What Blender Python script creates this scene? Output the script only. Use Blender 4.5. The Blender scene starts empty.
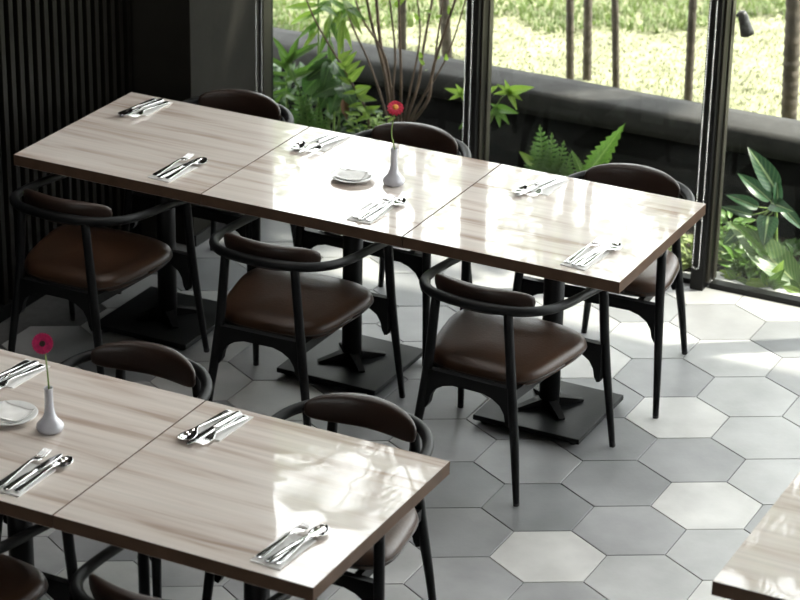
import bpy, bmesh, math, random
from mathutils import Vector, Matrix
R = math.radians
random.seed(7)
scene = bpy.context.scene
C = scene.collection

# ------------------------------------------------------------------ camera
F_PX = 2530.386
CAM = Vector((2.75969, -7.11450, 4.04780))
YAW, PITCH, ROLL = -0.464342, 0.418005, 0.018451
fw = Vector((math.sin(YAW)*math.cos(PITCH), math.cos(YAW)*math.cos(PITCH), -math.sin(PITCH)))
rt0 = Vector((math.cos(YAW), -math.sin(YAW), 0)); up0 = rt0.cross(fw)
rt = rt0*math.cos(ROLL) + up0*math.sin(ROLL); up = -rt0*math.sin(ROLL) + up0*math.cos(ROLL)
cam = bpy.data.cameras.new('camera'); camo = bpy.data.objects.new('camera', cam); C.objects.link(camo)
cam.sensor_width = 36; cam.lens = 36*F_PX/800; cam.dof.use_dof = True; cam.dof.focus_distance = 8.3; cam.dof.aperture_fstop = 4.5; cam.clip_start = .1; cam.clip_end = 500
m = Matrix((rt, up, -fw)).transposed().to_4x4(); m.translation = CAM; camo.matrix_world = m
scene.camera = camo

def at(x, y, Y):
    """a point of the place, Y metres behind the table row's front edge, seen at pixel x, y of the 800x600 photo"""
    d = fw + rt*((x-400)/F_PX) + up*((300-y)/F_PX)
    return CAM + d*((Y-CAM.y)/d.y)

# ------------------------------------------------------------------ sky, sun, exposure
world = bpy.data.worlds.new('sky'); scene.world = world; world.use_nodes = True
bgn = world.node_tree.nodes['Background']
bgn.inputs['Color'].default_value = (.985, .985, 1.0, 1); bgn.inputs['Strength'].default_value = 3.4
sun = bpy.data.lights.new('sun', 'SUN'); sun.energy = 7.0; sun.angle = R(.9); sun.color = (1, .94, .82)
suno = bpy.data.objects.new('sun', sun); C.objects.link(suno)
sd = Vector((.42, .30, 1.0)).normalized()          # direction towards the sun
suno.rotation_euler = (-sd).to_track_quat('-Z', 'Y').to_euler(); suno.location = (0, 6, 12)
vs = scene.view_settings
vs.view_transform = 'Standard'; vs.look = 'None'; vs.gamma = 1; vs.use_curve_mapping = False; vs.exposure = 1.2

# ------------------------------------------------------------------ materials
def mat(name, col, rough=.5, metal=0, spec=.5, coat=0, bump=None, var=None, objcol=False, trans=0):
    """bump=(scale, strength), var=(scale, amount) noise on the colour"""
    ma = bpy.data.materials.new(name); ma.use_nodes = True
    nt = ma.node_tree; b = nt.nodes['Principled BSDF']; L = nt.links.new
    b.inputs['Base Color'].default_value = (*col, 1); b.inputs['Roughness'].default_value = rough
    b.inputs['Metallic'].default_value = metal; b.inputs['Specular IOR Level'].default_value = spec
    b.inputs['Coat Weight'].default_value = coat; b.inputs['Coat Roughness'].default_value = .05
    tc = nt.nodes.new('ShaderNodeTexCoord')
    src = None
    if objcol:
        oi = nt.nodes.new('ShaderNodeObjectInfo'); src = oi.outputs['Color']
    if var:
        n = nt.nodes.new('ShaderNodeTexNoise'); n.inputs['Scale'].default_value = var[0]; n.inputs['Detail'].default_value = 4
        gm = nt.nodes.new('ShaderNodeNewGeometry'); L(gm.outputs['Position'], n.inputs['Vector'])
        mr = nt.nodes.new('ShaderNodeMapRange'); L(n.outputs['Fac'], mr.inputs['Value'])
        mr.inputs['From Min'].default_value = .25; mr.inputs['From Max'].default_value = .75
        mr.inputs['To Min'].default_value = 1-var[1]; mr.inputs['To Max'].default_value = 1+var[1]
        mx = nt.nodes.new('ShaderNodeVectorMath'); mx.operation = 'SCALE'
        if src: L(src, mx.inputs[0])
        else: mx.inputs[0].default_value = col
        L(mr.outputs[0], mx.inputs['Scale']); src = mx.outputs[0]
    if src: L(src, b.inputs['Base Color'])
    if bump:
        n = nt.nodes.new('ShaderNodeTexNoise'); n.inputs['Scale'].default_value = bump[0]; n.inputs['Detail'].default_value = 5
        L(tc.outputs['Object'], n.inputs['Vector'])
        bp = nt.nodes.new('ShaderNodeBump'); bp.inputs['Strength'].default_value = bump[1]; bp.inputs['Distance'].default_value = .01
        L(n.outputs['Fac'], bp.inputs['Height']); L(bp.outputs[0], b.inputs['Normal'])
    return ma

def leaf_mat(name, col, rib=(.35, .5, .18), rough=.35, trans=.35, veins=9, ribw=.06, veinamt=.35):
    ma = bpy.data.materials.new(name); ma.use_nodes = True
    nt = ma.node_tree; b = nt.nodes['Principled BSDF']; L = nt.links.new; N = nt.nodes.new
    uv = N('ShaderNodeUVMap'); uv.uv_map = 'UVMap'
    sp = N('ShaderNodeSeparateXYZ'); L(uv.outputs[0], sp.inputs[0])
    a = N('ShaderNodeMath'); a.operation = 'SUBTRACT'; L(sp.outputs[0], a.inputs[0]); a.inputs[1].default_value = .5
    ab = N('ShaderNodeMath'); ab.operation = 'ABSOLUTE'; L(a.outputs[0], ab.inputs[0])
    lt = N('ShaderNodeMapRange'); L(ab.outputs[0], lt.inputs['Value']); lt.inputs['From Min'].default_value = ribw*.4; lt.inputs['From Max'].default_value = ribw
    lt.inputs['To Min'].default_value = 1; lt.inputs['To Max'].default_value = 0
    # side veins: bands along v shifted by distance from the rib
    mu = N('ShaderNodeMath'); mu.operation = 'MULTIPLY_ADD'; L(ab.outputs[0], mu.inputs[0]); mu.inputs[1].default_value = -.5; L(sp.outputs[1], mu.inputs[2])
    mv = N('ShaderNodeMath'); mv.operation = 'MULTIPLY'; L(mu.outputs[0], mv.inputs[0]); mv.inputs[1].default_value = veins*6.283
    sn = N('ShaderNodeMath'); sn.operation = 'SINE'; L(mv.outputs[0], sn.inputs[0])
    sv = N('ShaderNodeMapRange'); L(sn.outputs[0], sv.inputs['Value']); sv.inputs['From Min'].default_value = .2; sv.inputs['From Max'].default_value = 1
    sv.inputs['To Min'].default_value = 0; sv.inputs['To Max'].default_value = veinamt
    mxv = N('ShaderNodeMath'); mxv.operation = 'MAXIMUM'; L(lt.outputs[0], mxv.inputs[0]); L(sv.outputs[0], mxv.inputs[1])
    oi = N('ShaderNodeObjectInfo')
    hs = N('ShaderNodeHueSaturation'); hs.inputs['Color'].default_value = (*col, 1)
    mr = N('ShaderNodeMapRange'); L(oi.outputs['Random'], mr.inputs['Value']); mr.inputs['To Min'].default_value = .75; mr.inputs['To Max'].default_value = 1.3
    L(mr.outputs[0], hs.inputs['Value'])
    mx = N('ShaderNodeMix'); mx.data_type = 'RGBA'; L(mxv.outputs[0], mx.inputs['Factor']); L(hs.outputs[0], mx.inputs['A']); mx.inputs['B'].default_value = (*rib, 1)
    L(mx.outputs['Result'], b.inputs['Base Color']); b.inputs['Roughness'].default_value = rough
    tr = N('ShaderNodeBsdfTranslucent'); L(mx.outputs['Result'], tr.inputs['Color'])
    ms = N('ShaderNodeMixShader'); ms.inputs[0].default_value = trans
    L(b.outputs[0], ms.inputs[1]); L(tr.outputs[0], ms.inputs[2]); L(ms.outputs[0], nt.nodes['Material Output'].inputs['Surface'])
    return ma

def table_mat():
    ma = bpy.data.materials.new('pale_laminate'); ma.use_nodes = True
    nt = ma.node_tree; b = nt.nodes['Principled BSDF']; L = nt.links.new; N = nt.nodes.new
    tc = N('ShaderNodeTexCoord'); oi = N('ShaderNodeObjectInfo')
    ad = N('ShaderNodeVectorMath'); ad.operation = 'ADD'; L(tc.outputs['Object'], ad.inputs[0])
    sc = N('ShaderNodeVectorMath'); sc.operation = 'SCALE'; L(oi.outputs['Location'], sc.inputs[0]); sc.inputs['Scale'].default_value = 1.7
    L(sc.outputs[0], ad.inputs[1])
    def stretched(sx, sy, scale, detail, rough, dist):
        mp = N('ShaderNodeMapping'); mp.inputs['Scale'].default_value = (sx, sy, 1); L(ad.outputs[0], mp.inputs[0])
        n = N('ShaderNodeTexNoise'); n.inputs['Scale'].default_value = scale; n.inputs['Detail'].default_value = detail
        n.inputs['Roughness'].default_value = rough; n.inputs['Distortion'].default_value = dist; L(mp.outputs[0], n.inputs['Vector']); return n
    n1 = stretched(.55, 7.5, 2.2, 3, .55, .35)
    n2 = stretched(.9, 34, 2.0, 2, .5, .1)
    cr = N('ShaderNodeValToRGB'); L(n1.outputs['Fac'], cr.inputs[0])
    e = cr.color_ramp.elements
    e[0].position = .28; e[0].color = (.40, .30, .24, 1); e[1].position = .66; e[1].color = (.73, .67, .615, 1)
    k = cr.color_ramp.elements.new(.42); k.color = (.62, .535, .475, 1)
    k = cr.color_ramp.elements.new(.50); k.color = (.70, .63, .575, 1)
    mr = N('ShaderNodeMapRange'); L(n2.outputs['Fac'], mr.inputs['Value']); mr.inputs['From Min'].default_value = .3; mr.inputs['From Max'].default_value = .7
    mr.inputs['To Min'].default_value = .93; mr.inputs['To Max'].default_value = 1.06
    sc2 = N('ShaderNodeVectorMath'); sc2.operation = 'SCALE'; L(cr.outputs[0], sc2.inputs[0]); L(mr.outputs[0], sc2.inputs['Scale'])
    L(sc2.outputs[0], b.inputs['Base Color'])
    b.inputs['Roughness'].default_value = .16; b.inputs['IOR'].default_value = 1.5
    b.inputs['Coat Weight'].default_value = 1; b.inputs['Coat Roughness'].default_value = .025; b.inputs['Coat IOR'].default_value = 1.5; b.inputs['Specular IOR Level'].default_value = .12
    nb = N('ShaderNodeTexNoise'); nb.inputs['Scale'].default_value = 9; nb.inputs['Detail'].default_value = 1; L(ad.outputs[0], nb.inputs['Vector'])
    bp = N('ShaderNodeBump'); bp.inputs['Strength'].default_value = .12; bp.inputs['Distance'].default_value = .004
    L(nb.outputs['Fac'], bp.inputs['Height']); L(bp.outputs[0], b.inputs['Coat Normal'])
    return ma

def glass_mat():
    ma = bpy.data.materials.new('window_glass'); ma.use_nodes = True
    nt = ma.node_tree; L = nt.links.new; N = nt.nodes.new
    nt.nodes.remove(nt.nodes['Principled BSDF'])
    t = N('ShaderNodeBsdfTransparent'); t.inputs[0].default_value = (.94, .96, .95, 1)
    g = N('ShaderNodeBsdfGlossy'); g.inputs['Roughness'].default_value = .01
    fr = N('ShaderNodeFresnel'); gm = N('ShaderNodeNewGeometry'); io = N('ShaderNodeMapRange')
    io.inputs['To Min'].default_value = 1.40; io.inputs['To Max'].default_value = 1/1.40      # both faces of the pane reflect alike
    L(gm.outputs['Backfacing'], io.inputs['Value']); L(io.outputs[0], fr.inputs['IOR'])
    ms = N('ShaderNodeMixShader'); L(fr.outputs[0], ms.inputs[0]); L(t.outputs[0], ms.inputs[1]); L(g.outputs[0], ms.inputs[2])
    # a light film of dust on the pane
    d = N('ShaderNodeBsdfDiffuse'); d.inputs[0].default_value = (.6, .6, .55, 1)
    n = N('ShaderNodeTexNoise'); n.inputs['Scale'].default_value = 2.5; n.inputs['Detail'].default_value = 6
    tc = N('ShaderNodeTexCoord'); L(tc.outputs['Object'], n.inputs['Vector'])
    mr = N('ShaderNodeMapRange'); L(n.outputs['Fac'], mr.inputs['Value']); mr.inputs['From Min'].default_value = .3; mr.inputs['From Max'].default_value = .8
    mr.inputs['To Min'].default_value = .0; mr.inputs['To Max'].default_value = .004
    m2 = N('ShaderNodeMixShader'); L(mr.outputs[0], m2.inputs[0]); L(ms.outputs[0], m2.inputs[1]); L(d.outputs[0], m2.inputs[2])
    L(m2.outputs[0], nt.nodes['Material Output'].inputs['Surface'])
    return ma

M = dict(
    panel=mat('lit_diffuser', (.8, .8, .78), .6),
    tile=mat('cement_tile', (.3, .3, .3), .38, spec=.5, var=(4, .22), objcol=True, bump=(60, .04)),
    tilefield=mat('cement_tile_far', (.30, .30, .295), .38, var=(2.2, .25)),
    grout=mat('grout', (.055, .055, .055), .8, var=(30, .2)),
    blackwood=mat('black_stained_wood', (.004, .0042, .0047), .45, spec=.22, bump=(40, .03)),
    blackmetal=mat('black_powder_coat', (.006, .006, .0065), .45, spec=.25, bump=(160, .05)),
    baseplate=mat('black_base_plate', (.008, .0088, .0095), .45, spec=.25, bump=(120, .04)),
    leather=mat('brown_leather', (.052, .0235, .0115), .36, bump=(140, .10), var=(9, .18)),
    leatherdark=mat('dark_brown_leather', (.026, .0135, .009), .38, bump=(140, .10), var=(9, .15)),
    seam=mat('leather_piping', (.02, .012, .008), .5),
    top=table_mat(),
    edge=mat('wood_edge', (.105, .062, .040), .5, spec=.2, var=(14, .22)),
    steel=mat('polished_steel', (.80, .80, .80), .10, 1),
    napkin=mat('white_napkin', (.80, .79, .77), .85, bump=(220, .08)),
    china=mat('white_china', (.82, .82, .81), .12, coat=.6),
    vase=mat('pale_grey_glaze', (.56, .555, .60), .16, coat=.7),
    petal_red=mat('red_petals', (.62, .025, .075), .5, var=(90, .3)),
    petal_pink=mat('pink_petals', (.66, .022, .16), .5, var=(90, .3)),
    eye_yellow=mat('yellow_florets', (.72, .30, .05), .6, var=(300, .4)),
    eye_dark=mat('dark_florets', (.05, .02, .015), .7, var=(300, .4)),
    stem=mat('flower_stem', (.20, .30, .07), .5, var=(40, .2)),
    slat=mat('dark_timber_slat', (.0062, .0055, .0038), .5, spec=.12, var=(12, .25)),
    slatback=mat('slat_backing', (.003, .003, .003), .8, spec=.1, var=(8, .2)),
    pillar=mat('grey_brown_plaster', (.016, .015, .012), .8, spec=.12, var=(6, .18), bump=(30, .08)),
    plaster=mat('dark_wall_paint', (.07, .068, .064), .8, var=(3, .1)),
    ceil=mat('ceiling_paint', (.12, .118, .113), .9, var=(2, .08)),
    frame=mat('black_aluminium', (.006, .006, .006), .4, spec=.25, var=(20, .1)),
    frameedge=mat('olive_bronze_trim', (.035, .032, .024), .4, metal=.3, var=(12, .1)),
    glass=glass_mat(),
    bead=mat('chrome_bead', (.62, .63, .62), .25, .8),
    blind=mat('roller_fabric', (.12, .12, .11), .8, var=(30, .1)),
    soil=mat('dark_soil', (.016, .012, .008), .95, spec=.1, var=(18, .5), bump=(25, .8)),
    wallcap=mat('weathered_concrete_cap', (.036, .0355, .034), .85, spec=.2, var=(10, .3), bump=(30, .25)),
    wallface=mat('shade_darkened_concrete', (.006, .006, .0058), .9, spec=.08, var=(7, .4), bump=(26, .25)),  # wall face coloured near black for the shade it stands in
    lawn=mat('lawn_ground', (.20, .208, .118), .95, var=(3, .35)),
    cover=mat('ground_cover_leaf', (.125, .175, .050), .6, var=(2.0, .4)),
    blade=mat('grass_blade', (.25, .256, .160), .6, var=(2.2, .3)),
    trunk=mat('ringed_palm_bark', (.075, .062, .045), .85, var=(22, .45), bump=(40, .4)),
    bark=mat('brown_twig_bark', (.085, .055, .034), .8, var=(30, .35), bump=(60, .3)),
    greenstem=mat('green_stem', (.14, .22, .05), .5, var=(15, .25)),
    dryleaf=mat('dry_leaf', (.16, .08, .04), .8, var=(30, .3)),
    lf_deep=leaf_mat('deep_green_leaf', (.028, .075, .015), (.09, .17, .045), .3, .30),
    lf_mid=leaf_mat('mid_green_leaf', (.065, .145, .020), (.16, .27, .06), .38, .38),
    lf_light=leaf_mat('light_green_leaf', (.15, .255, .032), (.28, .38, .09), .42, .45),
    lf_yel=leaf_mat('yellow_green_leaf', (.20, .26, .08), (.36, .4, .18), .45, .45),
    lf_band=leaf_mat('pale_ribbed_leaf', (.020, .065, .026), (.26, .34, .17), .28, .28, veins=8, ribw=.07, veinamt=.16),
    lf_fern=leaf_mat('fern_leaf', (.055, .13, .024), (.12, .20, .05), .45, .4),
    frond=leaf_mat('palm_leaflet', (.05, .10, .022), (.1, .15, .04), .4, .4),
    spot=mat('dark_lamp_casing', (.02, .02, .019), .4, bump=(80, .05)),
)

def translucent(ma, f):
    nt = ma.node_tree; b = nt.nodes['Principled BSDF']; t = nt.nodes.new('ShaderNodeBsdfTranslucent'); ms = nt.nodes.new('ShaderNodeMixShader')
    nt.links.new(b.inputs['Base Color'].links[0].from_socket, t.inputs['Color']); ms.inputs[0].default_value = f
    nt.links.new(b.outputs[0], ms.inputs[1]); nt.links.new(t.outputs[0], ms.inputs[2]); nt.links.new(ms.outputs[0], nt.nodes['Material Output'].inputs['Surface'])
translucent(M['blade'], .5); translucent(M['cover'], .45)
M['panel'].node_tree.nodes['Principled BSDF'].inputs['Emission Color'].default_value = (1, .95, .9, 1)
M['panel'].node_tree.nodes['Principled BSDF'].inputs['Emission Strength'].default_value = 3
# ------------------------------------------------------------------ helpers
def tag(o, label=None, cat=None, group=None, kind=None):
    if label: o['label'] = label
    if cat: o['category'] = cat
    if group: o['group'] = group
    if kind: o['kind'] = kind
    return o
def empty(name, loc=(0, 0, 0), rz=0):
    o = bpy.data.objects.new(name, None); C.objects.link(o); o.location = loc; o.rotation_euler = (0, 0, rz); o.empty_display_size = .1; return o
def link(name, me, parent=None, ma=None, loc=None):
    o = bpy.data.objects.new(name, me); C.objects.link(o)
    if ma and not me.materials: me.materials.append(ma)
    if parent: o.parent = parent
    if loc is not None: o.location = loc
    return o
def mesh(name, V, Fc, ma=None, smooth=False, uv=None):
    me = bpy.data.meshes.new(name); me.from_pydata([tuple(v) for v in V], [], Fc)
    if smooth: me.polygons.foreach_set('use_smooth', [True]*len(me.polygons))
    if uv:
        l = me.uv_layers.new(name='UVMap')
        l.data.foreach_set('uv', [c for lp in me.loops for c in uv[lp.vertex_index]])
    if ma: me.materials.append(ma)
    me.update(); return me
def box_vf(x0, x1, y0, y1, z0, z1, V, Fc):
    b = len(V)
    V += [(x0,y0,z0),(x1,y0,z0),(x1,y1,z0),(x0,y1,z0),(x0,y0,z1),(x1,y0,z1),(x1,y1,z1),(x0,y1,z1)]
    Fc += [tuple(b+i for i in f) for f in ((0,3,2,1),(4,5,6,7),(0,1,5,4),(1,2,6,5),(2,3,7,6),(3,0,4,7))]
def box(name, x0, x1, y0, y1, z0, z1, ma, parent=None, bev=0):
    V, Fc = [], []; cx, cy = (x0+x1)/2, (y0+y1)/2
    box_vf(x0-cx, x1-cx, y0-cy, y1-cy, 0, z1-z0, V, Fc)
    me = mesh(name, V, Fc, ma)
    if bev: bevel(me, bev)
    return link(name, me, parent, loc=(cx, cy, z0))
def bevel(me, w, seg=2):
    bm = bmesh.new(); bm.from_mesh(me)
    bmesh.ops.bevel(bm, geom=bm.edges[:], offset=w, segments=seg, affect='EDGES', profile=.5)
    bm.to_mesh(me); bm.free(); me.update()
def cat_rom(pts, n):
    P = [Vector(p) for p in pts]; P = [2*P[0]-P[1]] + P + [2*P[-1]-P[-2]]; out = []
    for i in range(1, len(P)-2):
        for k in range(n):
            t = k/n; a, b, c, d = P[i-1:i+3]
            out.append(.5*((2*b)+(c-a)*t+(2*a-5*b+4*c-d)*t*t+(3*b-a-3*c+d)*t**3))
    out.append(P[-2].copy()); return out
def tube_vf(path, rad, sides, V, Fc, flat=1.0):
    """path: points; rad: number, list or function of 0..1; flat squashes the vertical of the section"""
    n = len(path); base = len(V); prev = None
    for i, p in enumerate(path):
        t = (path[min(i+1, n-1)]-path[max(i-1, 0)]).normalized()
        if prev is None:
            a = Vector((0, 0, 1)) if abs(t.z) < .9 else Vector((1, 0, 0))
            u = t.cross(a).normalized()
        else:
            u = (prev - t*prev.dot(t)).normalized()
        prev = u; w = t.cross(u)
        r = rad(i/(n-1)) if callable(rad) else (rad[i] if isinstance(rad, (list, tuple)) else rad)
        for k in range(sides):
            g = 2*math.pi*k/sides
            V.append(p + u*(r*math.cos(g)) + w*(r*flat*math.sin(g)))
    for i in range(n-1):
        for k in range(sides):
            a = base+i*sides+k; b = base+i*sides+(k+1) % sides
            Fc.append((a, b, b+sides, a+sides))
    Fc.append(tuple(base+k for k in reversed(range(sides)))); Fc.append(tuple(base+(n-1)*sides+k for k in range(sides)))
def tube(name, path, rad, ma, parent=None, sides=10, flat=1.0, smooth=True):
    V, Fc = [], []; tube_vf([Vector(p) for p in path], rad, sides, V, Fc, flat)
    return link(name, mesh(name, V, Fc, ma, smooth), parent)
def lathe_mesh(name, prof, ma, n=32):
    V, Fc = [], []
    for r, z in prof:
        for k in range(n):
            g = 2*math.pi*k/n; V.append((r*math.cos(g), r*math.sin(g), z))
    for i in range(len(prof)-1):
        for k in range(n):
            a = i*n+k; b = i*n+(k+1) % n
            Fc.append((a, b, b+n, a+n))
    Fc.append(tuple(reversed(range(n)))); Fc.append(tuple((len(prof)-1)*n+k for k in range(n)))
    return mesh(name, V, Fc, ma, True)
def prism(name, poly, axis, half, ma, parent=None):
    """poly of (a, z) extruded +-half along the third axis; axis 'x': a runs along x"""
    V, Fc = [], []; n = len(poly)
    for s in (-half, half):
        for a, z in poly: V.append((a, s, z) if axis == 'x' else (s, a, z))
    Fc.append(tuple(range(n))); Fc.append(tuple(reversed(range(n, 2*n))))
    for i in range(n): Fc.append((i, n+i, n+(i+1) % n, (i+1) % n))
    me = mesh(name, V, Fc, ma)
    bm = bmesh.new(); bm.from_mesh(me); bmesh.ops.recalc_face_normals(bm, faces=bm.faces); bm.to_mesh(me); bm.free()
    return link(name, me, parent)
def dup(root, loc, rz=0):
    r = root.copy(); C.objects.link(r); r.location = loc; r.rotation_euler = (0, 0, rz)
    for ch in list(root.children):
        c = ch.copy(); C.objects.link(c); c.parent = r
        for g in list(ch.children):
            d = g.copy(); C.objects.link(d); d.parent = c
    return r

# ------------------------------------------------------------------ the setting: room shell
XL, XP, YW, XR, YB, ZC = -2.57, -2.31, 1.755, 5.6, -9.0, 5.0
floor = box('floor', XL-.2, XR+.1, YB-.1, YW+.06, -.12, -.004, M['grout']); tag(floor, kind='structure')
HS = .189690; HOX, HOY = -.148499, -.255830
HD = HS*math.sqrt(3)
def hexmesh(s, zt):
    V, Fc = [], []
    for r, z in ((s, -.01), (s, zt-.0015), (s-.0018, zt)):
        for k in range(6):
            g = R(60*k+30); V.append((r*math.cos(g), r*math.sin(g), z))
    for i in range(2):
        for k in range(6): Fc.append((i*6+k, i*6+(k+1) % 6, i*6+6+(k+1) % 6, i*6+6+k))
    Fc.append(tuple(12+k for k in range(6))); Fc.append(tuple(reversed(range(6))))
    return V, Fc
hv, hf = hexmesh(HS-.0019, 0)
TILE = mesh('tile', hv, hf, M['tile'])
TONES = [(.24,.24,.245), (.285,.285,.288), (.33,.33,.328), (.38,.38,.375), (.20,.204,.21), (.50,.495,.475)]
_L, _ML, _M, _MD, _D = (.57,.56,.54), (.42,.42,.415), (.315,.315,.318), (.25,.252,.256), (.20,.204,.209)
TONE_AT = {(1,-1): _L, (1,1): _L, (-1,3): _L, (3,-1): _L, (0,0): _D, (0,1): _MD, (-1,1): _M, (1,0): _M, (0,2): _M, (1,2): _ML, (0,3): _ML, (-2,4): _M, (-1,4): _ML,
           (-2,5): _ML, (-1,2): _MD, (0,-1): _MD, (-1,0): _D, (1,-2): _M, (2,-2): _M, (2,-1): _ML, (2,0): _ML, (-3,5): _ML, (-2,3): _MD, (-3,4): _L, (2,1): _M}
def project(p):
    d = p-CAM; z = d.dot(fw); return 400+F_PX*d.dot(rt)/z, 300-F_PX*d.dot(up)/z
trng = random.Random(3)
fV, fF = [], []
# neighbours of a tile lie at angles 0, 60, 120 ... degrees: rows run along the room
for i in range(-40, 41):
    for j in range(-40, 41):
        x = HOX + HD*(i + .5*j); y = HOY + HD*(math.sqrt(3)/2)*j
        if not (XL-.1 < x < XR and YB < y < YW+.02): continue
        tone = TONE_AT.get((i, j)) or trng.choices(TONES, (3, 4, 4, 3, 2, 1.6))[0]
        px, py = project(Vector((x, y, 0)))
        cut_l = x-HD/2 < XL; cut_t = y+HS > YW-.03
        if -45 < px < 845 and -40 < py < 650 and not cut_l:
            o = link('tile', TILE, floor, loc=(x-floor.location.x, y-floor.location.y, -floor.location.z))
            o.color = (*tone, 1)
        elif not cut_l:
            b = len(fV); fV += [(a+x, c+y, z) for a, c, z in hv]; fF += [tuple(b+k for k in f) for f in hf]
o = link('tile_field', mesh('tile_field', fV, fF, M['tilefield']), floor, loc=(-floor.location.x, -floor.location.y, -floor.location.z)); tag(o, kind='stuff')

wall_left = box('wall_left', XL-.2, XL-.03, YB-.1, YW+.1, -.1, ZC, M['slatback']); tag(wall_left, kind='structure')
SL = mesh('slat', *(lambda V, F: (box_vf(-.03, .0, -.0145, .0145, 0, ZC-.02, V, F), (V, F))[1])([], []), M['slat']); bevel(SL, .002, 1)
y = 1.09-.03
while y > -2.6:
    link('slat', SL, wall_left, loc=(XL-wall_left.location.x, y-wall_left.location.y, .01-wall_left.location.z)); y -= .0568
o = box('skirting', XL-.03, XL+.008, -2.7, 1.1, 0, .055, M['slatback'], wall_left); o.location = Vector(o.location)-Vector(wall_left.location)
pil = box('wall_pillar', XL-.03, XP, 1.1, 1.645, -.02, ZC, M['pillar'], bev=.004); tag(pil, kind='structure')
bb = box('baseboard_pillar', XP-.002, XP+.012, 1.10, 1.64, 0, .05, M['frame'], bev=.002); tag(bb, kind='structure')
# the two walls out of the picture: a parapet with a band of windows above each
XB0, XB1, YR0 = .2, 1.6, .6            # window band of the back wall, start of the right wall's windows
wk = box('wall_back', XL-.2, XR+.1, YB-.2, YB, -.1, 1.6, M['plaster']); tag(wk, kind='structure')
wr = box('wall_right', XR, XR+.2, YB-.2, YW+.1, -.1, .5, M['plaster']); tag(wr, kind='structure')
for par, a, b, c, d, e in ((wk, XL-.2, XB0, YB-.2, YB, 1.6), (wk, XB1, XR+.1, YB-.2, YB, 1.6), (wr, XR, XR+.2, YB-.2, YR0, .5)):
    o = box('upper_wall', a, b, c, d, e, ZC, M['plaster'], par); o.location = Vector(o.location)-Vector(par.location)
def side_window(n, ax, a0, a1, c, z0):
    w = empty('window_%d' % n, (a0, c, 0) if ax == 'x' else (c, a0, 0)); tag(w, kind='structure')
    def wb(nm, p0, p1, h, e, f, ma, bev=0):
        o = box(nm, p0, p1, c-h, c+h, e, f, ma, w, bev) if ax == 'x' else box(nm, c-h, c+h, p0, p1, e, f, ma, w, bev)
        o.location = Vector(o.location)-Vector(w.location)
    wb('pane', a0+.03, a1-.03, .004, z0+.05, ZC-.05, M['glass']); wb('sill', a0, a1, .04, z0, z0+.05, M['frame']); wb('head', a0, a1, .04, ZC-.06, ZC, M['frame'])
    wb('mullion', a0, a0+.04, .05, z0, ZC, M['frame'], .0015); wb('mullion', a1-.04, a1, .05, z0, ZC, M['frame'], .0015)
for k in range(1): side_window(21+k, 'x', XB0+1.4*k, XB0+1.4*(k+1), YB-.1, 1.6)
side_window(31, 'y', YR0, YW+.1, XR+.1, .5)
tag(box('ceiling', XL-.3, XR+.3, YB-.3, YW+.90, ZC, ZC+.2, M['ceil']), kind='structure')

# flat light panels in the ceiling over the table rows
for x, y, lab in ((-2.0, .3, 'window row beside the slatted wall'), (-.4, -.7, 'gap between the two table rows'), (-1.9, -2.0, 'second table row')):
    e = empty('ceiling_light', (x, y, ZC-.03)); tag(e, 'square white ceiling light panel above the %s' % lab, 'lamp', 'ceiling light panels')
    box('housing', -.32, .32, -.32, .32, 0, .03, M['frame'], e); box('diffuser', -.29, .29, -.29, .29, -.004, .001, M['panel'], e)
    l = bpy.data.lights.new('panel_light', 'AREA'); l.shape = 'SQUARE'; l.size = .56; l.energy = 6; l.color = (1, .95, .90)
    o = bpy.data.objects.new('panel_light', l); C.objects.link(o); o.parent = e; o.location = (0, 0, -.008)

# windows: bays between slim black mullions
ZT = ZC
bays = [(-2.31, -1.345)] + [(-1.345 + 1.02*k, -1.345 + 1.02*(k+1)) for k in range(7)]
for n, (x0, x1) in enumerate(bays, 1):
    if x0 > XR-.3: break
    x1 = min(x1, XR)
    w = empty('window_%d' % n, (x0, YW, 0)); tag(w, kind='structure')
    def wb(nm, a, b, c, d, e, f, ma, bev=.0015):
        o = box(nm, a, b, c, d, e, f, ma, w, bev); o.location = Vector(o.location)-Vector(w.location); return o
    wb('pane', x0-.01, x1-.02, YW+.012, YW+.018, .02, ZT-.05, M['glass'], 0)
    wb('sill', x0-.02 if n == 1 else x0+.03, x1-.03, YW-.012, YW+.04, -.003, .022, M['frame'])
    wb('head', x0+.03, x1-.03, YW-.02, YW+.05, ZT-.08, ZT, M['frame'])
    # the mullion on the bay's right side: black box with two bronze glazing beads
    if n == 1:
        wb('mullion', x0-.10, x0-.022, YW-.105, YW+.05, -.003, ZT, M['frame'])
        wb('glazing_bead', x0-.022, x0-.006, YW-.06, YW+.004, .02, ZT-.08, M['frameedge'])
        wb('filler_panel', XL-.1, x0-.10, YW-.03, YW+.05, -.003, ZT, M['frame'])
    wb('mullion', x1-.036, x1+.018, YW-.055, YW+.05, -.003, ZT, M['frame'])
    wb('glazing_bead', x1+.018, x1+.028, YW-.03, YW+.004, .03, ZT-.08, M['frameedge'])
    wb('glazing_bead', x1+.031, x1+.041, YW+.004, YW+.04, .03, ZT-.08, M['frameedge'])

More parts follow.
